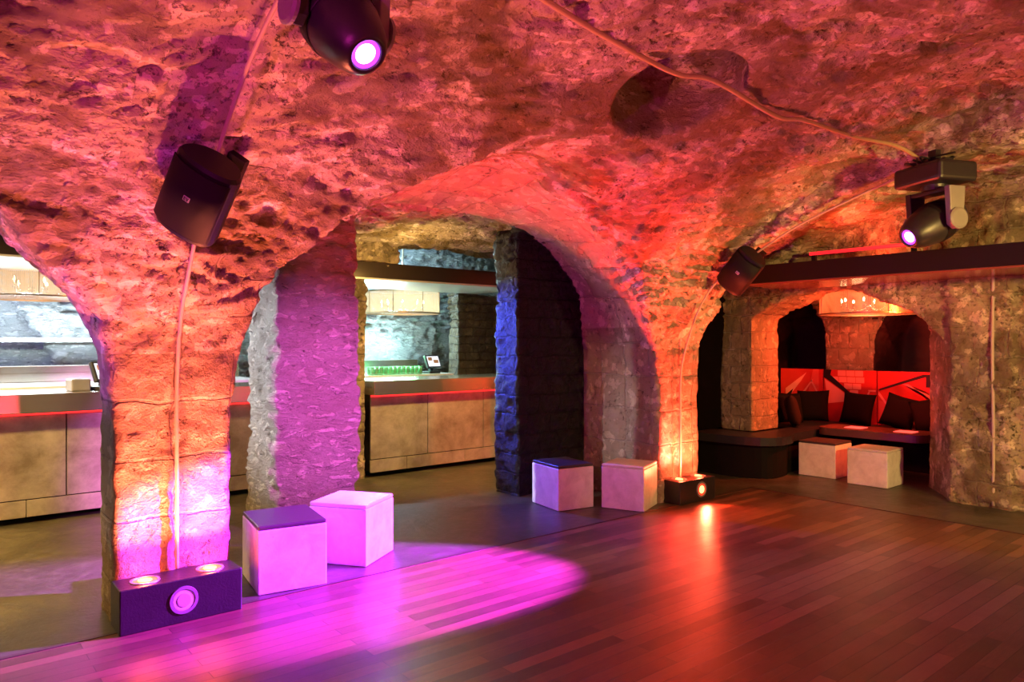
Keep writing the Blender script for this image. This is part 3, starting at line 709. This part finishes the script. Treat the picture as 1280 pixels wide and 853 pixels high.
def chandelier(loc, r, h, lab, nb=8, drop=.35):
    t = empty('chandelier', loc, 0, lab, 'chandelier', 'drum chandeliers')
    bm = bmesh.new(); uvl = bm.loops.layers.uv.new('UVMap'); n = 72
    A = [bm.verts.new((r*math.cos(2*PI*i/n), r*math.sin(2*PI*i/n), 0)) for i in range(n)]; B = [bm.verts.new((p.co.x, p.co.y, h)) for p in A]
    for i in range(n):
        j = (i+1) % n; f = bm.faces.new((A[i], A[j], B[j], B[i]))
        for lp, q in zip(f.loops, ((i/n, 0), ((i+1)/n, 0), ((i+1)/n, 1), (i/n, 1))): lp[uvl].uv = q
    link('shade', bm, shade_m, t, smooth=True)
    for z in (0, h):
        bm = bmesh.new(); lathe(bm, [(r-.006, z-.008), (r+.006, z-.008), (r+.006, z+.008), (r-.006, z+.008), (r-.006, z-.008)], n); link('rim', bm, brass, t)
    for i in range(8):
        a = 2*PI*i/8; bm = bmesh.new(); tube(bm, [((r+.003)*math.cos(a), (r+.003)*math.sin(a), 0), ((r+.003)*math.cos(a), (r+.003)*math.sin(a), h)], .005, 5); link('seam', bm, brass, t)
    bm = bmesh.new(); lathe(bm, [(0, .04), (.03, .05), (.045, .09), (.02, .13), (.015, h+drop), (0, h+drop)], 16)
    st_ = link('stem', bm, chrome, t, smooth=True)
    for i in range(nb):
        a = 2*PI*(i+.3)/nb; rr = r*.56; c, s_ = math.cos(a), math.sin(a)
        bm = bmesh.new(); tube(bm, catmull([(0, 0, .09), (rr*.4*c, rr*.4*s_, .04), (rr*.8*c, rr*.8*s_, .05), (rr*c, rr*s_, .09)], 4), .006, 6)
        lathe(bm, [(0, .09), (.022, .093), (.024, .10), (.010, .104), (.010, .145), (0, .145)], 10, Matrix.Translation((rr*c, rr*s_, 0)))
        am = link('arm', bm, chrome, t, smooth=True)
        bm = bmesh.new(); lathe(bm, [(0, .145), (.010, .155), (.013, .17), (.007, .19), (0, .205)], 10, Matrix.Translation((rr*c, rr*s_, 0)))
        link('bulb', bm, E_bulb, am, smooth=True)
    return t
chandelier((9.28, 4.14, 1.925), .575, .30, 'drum chandelier hanging in the red seating bay', 8, .38)
chandelier((5.80, 9.56, 2.01), .56, .32, 'drum chandelier over the back bar seen through the centre arch', 8, .95)
chandelier((1.02, 9.2, 2.04), .60, .32, 'drum chandelier over the back bar seen through the left arch', 8, .06)

# ------------------------------------------------------------------ seating bay
leather = simple('black_leatherette', (.016, .018, .026), .4, 0., .3, 25, .002, Specular_IOR_Level=.3)
bench_base = simple('dark_bench_plinth', (.006, .005, .005), .7, 0., .2, 8, .002, Specular_IOR_Level=.1)
def rounded(poly, rad, n=5):
    out = []; m = len(poly)
    for i in range(m):
        p = Vector((*poly[i][:2], 0)); a = Vector((*poly[i-1][:2], 0)); b = Vector((*poly[(i+1) % m][:2], 0)); r = poly[i][2] if len(poly[i]) > 2 else rad
        if r <= 0: out.append((p.x, p.y)); continue
        u1 = (a-p).normalized()*r; u2 = (b-p).normalized()*r
        for k in range(n+1):
            t = k/n; q = (p+u1)*(1-t)**2+p*2*t*(1-t)+(p+u2)*t*t; out.append((q.x, q.y))
    return out
bx_, by_ = 8.6, 4.9
def loc(poly): return [(x-bx_, y-by_, *r) for x, y, *r in poly]
seat_poly = [(7.36, 5.42, .05), (7.36, 4.86, .25), (7.52, 4.38, .28), (8.0, 4.44, .1), (8.15, 4.53, .08), (9.28, 4.55, .1), (9.28, 2.8, .05), (9.84, 2.8, 0), (9.84, 5.6, 0), (8.68, 5.6, 0), (8.68, 4.88, 0), (7.86, 4.88, 0), (7.86, 5.42, 0)]
base_poly = [(7.42, 5.40, .05), (7.42, 4.9, .2), (7.60, 4.47, .2), (8.0, 4.52, .1), (8.15, 4.60, .05), (9.36, 4.62, .05), (9.36, 2.84, 0), (9.82, 2.84, 0), (9.82, 5.58, 0), (8.70, 5.58, 0), (8.70, 4.87, 0), (7.84, 4.87, 0), (7.84, 5.40, 0)]
t = empty('banquette', (bx_, by_, 0), 0, 'black padded bench curving round the brick pier into the seating bay', 'bench')
bm = bmesh.new(); prism(bm, rounded(loc(seat_poly), .05), .385, .48); link('seat', bm, leather, t, bevel=.018, seg=3)
bm = bmesh.new(); prism(bm, rounded(loc(base_poly), .05), 0, .384); link('plinth', bm, bench_base, t)

# table
t = empty('lounge_table', (8.93, 3.9, 0), R(2), 'low rounded table with two glowing red tiles in front of the bay bench', 'table')
tw = simple('brown_table_top', (.09, .035, .03), .3)
bm = bmesh.new(); prism(bm, rounded([(-.27, -.62, .16), (.27, -.62, .16), (.27, .62, .16), (-.27, .62, .16)], .1, 8), .435, .525); link('table_top', bm, tw, t, bevel=.008)
bm = bmesh.new(); lathe(bm, [(0, 0), (.2, 0), (.2, .02), (.05, .035), (.045, .434), (0, .434)], 24); link('pedestal', bm, bench_base, t)
E_tile = emit('red_tile', (1, .06, .04), 2.2)
for y in (-.33, .24): link('light_tile', mbox(-.10, .10, y-.10, y+.10, .5251, .531), E_tile, t)

# cushions
cm = simple('black_cushion_cloth', (.006, .004, .004), .8, 0., .4, 60, .003, Specular_IOR_Level=.08)
cm2 = simple('dark_brown_cushion_cloth', (.016, .007, .006), .8, 0., .4, 60, .003, Specular_IOR_Level=.08)
def cushion(loc_, rot, s_, mat_, lab):
    bm = bmesh.new(); n = 14; g = {}
    for sd in (1, -1):
        for i in range(n+1):
            for j in range(n+1):
                a = i/n*2-1; b = j/n*2-1
                e = (1-a**4)*(1-b**4); pin = 1-.10*(1-min(1, (1-abs(a))*2.2))*(1-abs(b)**2)*0 - .07*(1-b*b)*abs(a)**3
                pin2 = 1-.07*(1-a*a)*abs(b)**3
                g[sd, i, j] = bm.verts.new((a*s_/2*pin, sd*(.075*e**.6), b*s_/2*pin2))
    for sd in (1, -1):
        for i in range(n):
            for j in range(n): bm.faces.new((g[sd, i, j], g[sd, i+1, j], g[sd, i+1, j+1], g[sd, i, j+1]))
    bmesh.ops.remove_doubles(bm, verts=bm.verts[:], dist=1e-4)
    o = link('cushion', bm, mat_, None, smooth=True); o.location = loc_; o.rotation_euler = rot
    return tag(o, lab, 'cushion', 'dark cushions on the bay bench')
cushion((8.86, 4.93, .68), (R(-14), R(8), R(35)), .42, cm2, 'dark brown cushion leaning on the brick pier, leftmost on the bay bench')
cushion((9.22, 5.18, .68), (R(-14), R(3), R(-20)), .42, cm, 'dark cushion just right of the leftmost one, half hidden by it')
cushion((9.66, 5.08, .69), (R(-14), R(-3), R(-80)), .44, cm, 'dark cushion in the far corner of the bay bench under the mural brick motif')
cushion((9.68, 4.47, .69), (R(-14), R(4), R(-92)), .43, cm, 'black cushion upright above the left glowing table tile')
cushion((9.66, 3.93, .68), (R(-14), R(13), R(-96)), .43, cm, 'black tilted cushion above the right glowing table tile')
cushion((9.52, 3.50, .68), (R(-16), R(-14), R(-75)), .44, cm, 'black cushion at the right end of the bay bench by the jamb')

# mural panels on the alcove wall (three boards), artwork as thin raised shapes
mred = simple('red_mural_board', (.55, .03, .025), .35, 0, .25, 3, 0); mpink = simple('pink_mural_paint', (.80, .30, .24), .4, 0, .1, 4, 0)
mdk = simple('black_mural_paint', (.008, .004, .004), .5, 0, .1, 4, 0); mmid = simple('mid_red_mural_paint', (.66, .10, .075), .4, 0, .2, 4, 0)
XM = 9.905
MURAL_SHAPES = {
 0: [('p', [(5.62,.90),(5.30,1.14),(5.38,1.02),(5.62,.72)]), ('m', [(5.20,1.19),(5.12,1.19),(5.12,.75),(5.3,.75)]), ('l', [(5.40,.80),(5.22,1.04),(5.20,1.04),(5.38,.78)]), ('l', [(5.22,1.04),(5.08,.78),(5.10,.78),(5.235,1.02)]), ('k', [(5.64,.72),(5.62,.80),(5.50,.90),(5.54,.80)])],
 1: [('k', [(5.04,1.19),(4.93,1.19),(4.95,1.12),(4.62,.84),(4.65,.82),(5.0,1.06),(5.04,1.08)]), ('p', [(5.03,1.06),(4.64,.80),(4.72,.76),(4.98,.72)]), ('l', [(4.50,.74),(4.42,.92),(4.40,.92),(4.47,.74)]), ('l', [(4.43,.93),(4.33,.93),(4.33,.91),(4.42,.91)])],
 2: [('k', [(4.29,.95),(3.74,1.16),(3.62,1.16),(3.62,1.00),(3.71,1.00),(3.71,1.13),(4.28,.93)]), ('p', [(4.0,1.03),(3.4,.80),(3.4,.68),(3.92,1.03)]), ('l', [(4.29,.92),(4.08,.62),(4.10,.62),(4.30,.88)]), ('m', [(4.29,.80),(3.5,.60),(3.5,.50),(4.29,.50)]), ('l', [(3.62,1.0),(3.54,1.0),(3.54,.975),(3.62,.975)])],
}
spans = [(5.06, 5.70), (4.325, 5.045), (2.70, 4.31)]
for k, (a, b) in enumerate(spans):
    lab = ['red mural board with pale zigzag lines, leftmost in the seating bay', 'red mural board with a pale brick wall motif, middle of the seating bay', 'red mural board with a long black arrow line, right in the seating bay'][k]
    t = empty('mural_board', (XM, (a+b)/2, .82), 0, lab, 'mural', 'mural boards behind the bench')
    link('board', mbox(0, .03, a-(a+b)/2, b-(a+b)/2, -.40, .37), mred, t, bevel=.002)
    lay = {'p': bmesh.new(), 'm': bmesh.new(), 'l': bmesh.new(), 'k': bmesh.new()}; used = set()
    def poly(bm, pts, off):
        A = [bm.verts.new((off-.0, y-(a+b)/2, z-.82)) for y, z in pts]; B = [bm.verts.new((off+.004, y-(a+b)/2, z-.82)) for y, z in pts]
        bm.faces.new(A); bm.faces.new(B[::-1]); n = len(pts)
        for i in range(n): bm.faces.new((A[i], A[(i+1) % n], B[(i+1) % n], B[i]))
    for kind, pts in MURAL_SHAPES[k]: poly(lay[kind], pts, {'p': -.006, 'm': -.004, 'l': -.008, 'k': -.010}[kind]); used.add(kind)
    if k == 1:
        used.add('p')
        for r_, (n_, off) in enumerate(((3, .0), (4, .045), (2, .0), (1, .0))):
            for q in range(n_):
                cy = 4.67-(q-(n_-1)/2)*.118+(off if r_ == 1 else 0)-.03*(r_ == 2)-.05*(r_ == 3); cz = 1.145-r_*.088
                poly(lay['p'], [(cy-.055, cz-.038), (cy+.055, cz-.038), (cy+.055, cz+.038), (cy-.055, cz+.038)], -.006)
    for kk, bm in lay.items():
        if kk in used: link({'p': 'painted_shape', 'm': 'painted_band', 'l': 'painted_line', 'k': 'black_shape'}[kk], bm, {'p': mpink, 'm': mmid, 'l': mpink, 'k': mdk}[kk], t)
        else: bm.free()

# ------------------------------------------------------------------ fixtures in place
speaker((1.10, 3.76, 2.28), (R(32), R(34), R(-34)), .33, .42, .28, 'black loudspeaker hanging on the vault above the left pillar')
speaker((6.10, 3.93, 2.24), (R(30), R(42), R(-62)), .30, .42, .26, 'black loudspeaker tilted at the springing of the right hand arch')
mh1, hd1 = moving_head((1.15, 2.316, 3.04), (.10, -.70, -.72), R(4), 'large black moving head light hanging at the top left, its violet lens lit', 1.0)
mh2, hd2 = moving_head((6.22, 2.27, 2.955), (-.794, .389, -.465), R(-115), 'black moving head light under the right hand arch, glowing violet above the canopy', 1.22, .10)
bm = bmesh.new()
rr = random.Random(3)
for k in range(7):
    p = Vector((6.22, 2.27, 3.0)); q = [p+Vector((rr.uniform(-.15, .15), rr.uniform(-.15, .15), rr.uniform(-.01, .06))) for _ in range(4)]
    tube(bm, catmull(q, 5), .006, 6)
link('cable_loop', bm, cable_k, mh2, smooth=True, matrix=(Matrix.Translation((6.22, 2.27, 3.0)) @ Matrix.Rotation(R(-115), 4, 'Z')).inverted())

# ------------------------------------------------------------------ lights
def spot(name, loc, target, col, power, angle, blend=.3, size=.03):
    l = bpy.data.lights.new(name, 'SPOT'); l.energy = power; l.color = col; l.spot_size = R(angle); l.spot_blend = blend; l.shadow_soft_size = size
    o = bpy.data.objects.new(name, l); COL.objects.link(o); o.location = loc
    o.rotation_euler = (Vector(target)-Vector(loc)).to_track_quat('-Z', 'Y').to_euler(); return o
def point(name, loc, col, power, size=.1):
    l = bpy.data.lights.new(name, 'POINT'); l.energy = power; l.color = col; l.shadow_soft_size = size
    o = bpy.data.objects.new(name, l); COL.objects.link(o); o.location = loc; return o
def area(name, loc, target, col, power, sx, sy):
    l = bpy.data.lights.new(name, 'AREA'); l.shape = 'RECTANGLE'; l.size = sx; l.size_y = sy; l.energy = power; l.color = col
    o = bpy.data.objects.new(name, l); COL.objects.link(o); o.location = loc
    o.rotation_euler = (Vector(target)-Vector(loc)).to_track_quat('-Z', 'Y').to_euler(); return o
RED = (1, .075, .03); ORG = (1, .105, .045); MAG = (.40, .025, 1.); YEL = (1, .62, .16)
# pillar uplights
CRI = (1, .045, .10)
for x in (1.016, 1.365): spot('uplight_lamp', (x, 4.35, .27), (x+.03, 3.5, 2.3), (1, .19, .09), 290, 160, 1., .03); point('uplight_bulb', (x, 4.385, .30), ORG, 5, .03); spot('uplight_lamp', (x, 4.33, .27), (x, 4.53, 1.5), ORG, 95, 60, 1., .03)
for x in (5.83, 6.12): spot('uplight_lamp', (x, 4.36, .25), (x-.5, 3.75, 2.6), RED, 190, 160, 1., .03); point('uplight_bulb', (x, 4.40, .28), RED, 6, .03); spot('uplight_lamp', (x, 4.33, .25), (x, 4.53, 1.5), (1, .09, .03), 110, 60, 1., .03)
spot('front_lamp', (6.02, 4.25, .115), (5.2, 2.4, .05), RED, 45, 120, .8, .03)
# right hand moving head beam, then an added pink wash
spot('violet_beam', (5.955, 2.40, 2.36), (2.15, 4.28, 0), MAG, 20000, 26.5, .4, .03)
spot('violet_beam', (2.9, .7, 2.9), (2.62, 5.6, 1.05), (.80, .12, .80), 5600, 24, 1., .08)  # added unseen lamp, washes the craggy pillar pink
# unseen uplights added behind the camera to tint the vault
for p, c, e in (((1.2, -1.3, .3), CRI, 115), ((5.9, -1.3, .3), (1, .04, .2), 36)): spot('uplight_lamp', p, (p[0]+.3, .9, 3.0), c, e, 140, .7, .05)
spot('magenta_fill', (-1.6, .6, 2.2), (4.5, 2.4, 3.3), (1, .03, .55), 260, 100, .6, .1)  # added magenta fill from the rear left, no fixture
spot('magenta_fill', (-.25, 4.68, .3), (.62, 4.7, 1.9), (.6, .04, 1), 110, 54, .7, .04)  # added lamp without a body, turns the left arch soffit purple
spot('amber_wash', (4.9, -1.2, 2.3), (7.3, 3.2, 1.3), YEL, 850, 66, .8, .1)
spot('amber_wash', (6.7, -1.2, 1.6), (3.2, 3.0, 3.2), (1, .42, .08), 110, 90, .9, .05)  # added low lamp, brings ochre onto the vault relief
spot('amber_wash', (6.6, 1.2, .5), (6.95, 3.7, 2.8), (1, .26, .05), 120, 62, .9, .05)  # added unseen lamp near the floor, warms the vault beyond the right arch
area('red_tube_glow', (7.45, 3.4, 2.56), (7.6, 3.4, 3.2), (1, .05, .02), 10, .1, 1.0)
# aisle and bar
spot('aisle_lamp', (-.6, 6.5, 2.7), (.1, 7.3, .3), YEL, 650, 120, .7, .1); spot('aisle_lamp', (-.3, 5.3, 2.7), (-.1, 5.6, 0), YEL, 260, 80, .9, .1)
spot('aisle_lamp', (4.5, 6.3, 2.62), (5.0, 7.4, .5), YEL, 330, 84, .8, .08); point('aisle_lamp', (4.2, 6.8, 2.25), YEL, 26, .08)
spot('aisle_lamp', (3.3, 5.95, 2.2), (5.6, 5.42, 1.1), YEL, 45, 30, .9, .03)  # added spot, draws the yellow strip on the side wall under the arch
area('bar_tube', (0, 9.9, 1.75), (0, 8.6, 1.0), (.72, .88, 1), 120, 5.5, .1)
area('bar_tube', (5.2, 9.9, 1.75), (5.2, 8.6, 1.0), (.62, .95, .9), 60, 1.6, .1)
area('bar_tube', (-.2, 9.82, 1.62), (-.2, 10.25, 2.15), (.75, .9, 1), 95, 5.2, .06)
area('bar_tube', (5.3, 9.80, 1.34), (5.3, 10.2, 1.9), (.6, .95, .95), 45, 1.6, .06)
point('bar_upper_lamp', (5.6, 9.6, 2.9), (.5, .8, 1), 90, .1)
spot('blue_lamp', (4.2, 7.3, 2.1), (4.76, 5.8, 1.35), (.03, .07, 1), 650, 62, .8, .05)
spot('bar_glow_fill', (-.3, 8.0, 2.2), (2.25, 6.0, 1.3), (.85, .88, 1), 1300, 34, .8, .05)  # added spot, stands in for bar glow on the craggy pillar's side
for x in (5.80, 6.02): spot('uplight_lamp', (x, 4.37, .25), (4.5, 5.15, 2.8), (1, .02, .015), 520, 75, .8, .03)
spot('blue_lamp', (-1.5, 8.6, 2.2), (-.6, 10.3, 1.5), (.08, .05, 1), 150, 110, .7, .05)
# seating bay
for y in (3.57, 4.14): area('table_tile_lamp', (8.93, y, .54), (8.93, y, 2), (1, .05, .02), 18, .18, .18)
spot('bay_red_lamp', (8.75, 3.3, 2.5), (9.9, 4.6, 1.4), (1, .06, .02), 330, 120, .6, .05)
spot('bay_red_lamp', (8.8, 3.0, 2.0), (8.2, 5.0, 1.2), (1, .08, .015), 330, 90, .6, .05)
for p in ((9.28, 4.14, 2.08), (5.80, 9.56, 2.2), (1.02, 9.2, 2.2)): point('chandelier_glow', p, (1, .6, .25), 13 if p[1] < 5 else 6, .2)
area('green_fill', (5.33, 9.12, 1.40), (5.33, 8.96, 1.12), (.25, 1, .45), 14, .85, .05)  # added green lamp to brighten the glasses, no such fitting

w_ = bpy.data.worlds.new('world'); sc.world = w_; w_.use_nodes = True
w_.node_tree.nodes['Background'].inputs[0].default_value = (.5, .25, .3, 1); w_.node_tree.nodes['Background'].inputs[1].default_value = .02

# ------------------------------------------------------------------ camera
cam = bpy.data.cameras.new('camera'); co = bpy.data.objects.new('camera', cam); COL.objects.link(co)
co.location = (0, 0, 1.56); co.rotation_euler = (PI/2, 0, -R(39.8)); cam.sensor_width = 36; cam.lens = 909/1280*36; cam.shift_y = .002; cam.clip_start = .02
sc.camera = co
sc.view_settings.view_transform = 'Standard'; sc.view_settings.look = 'None'; sc.view_settings.gamma = 1; sc.view_settings.exposure = 0.22
sc.view_settings.use_curve_mapping = False
sc.cycles.use_denoising = True
sc.cycles.max_bounces = 6; sc.cycles.diffuse_bounces = 3
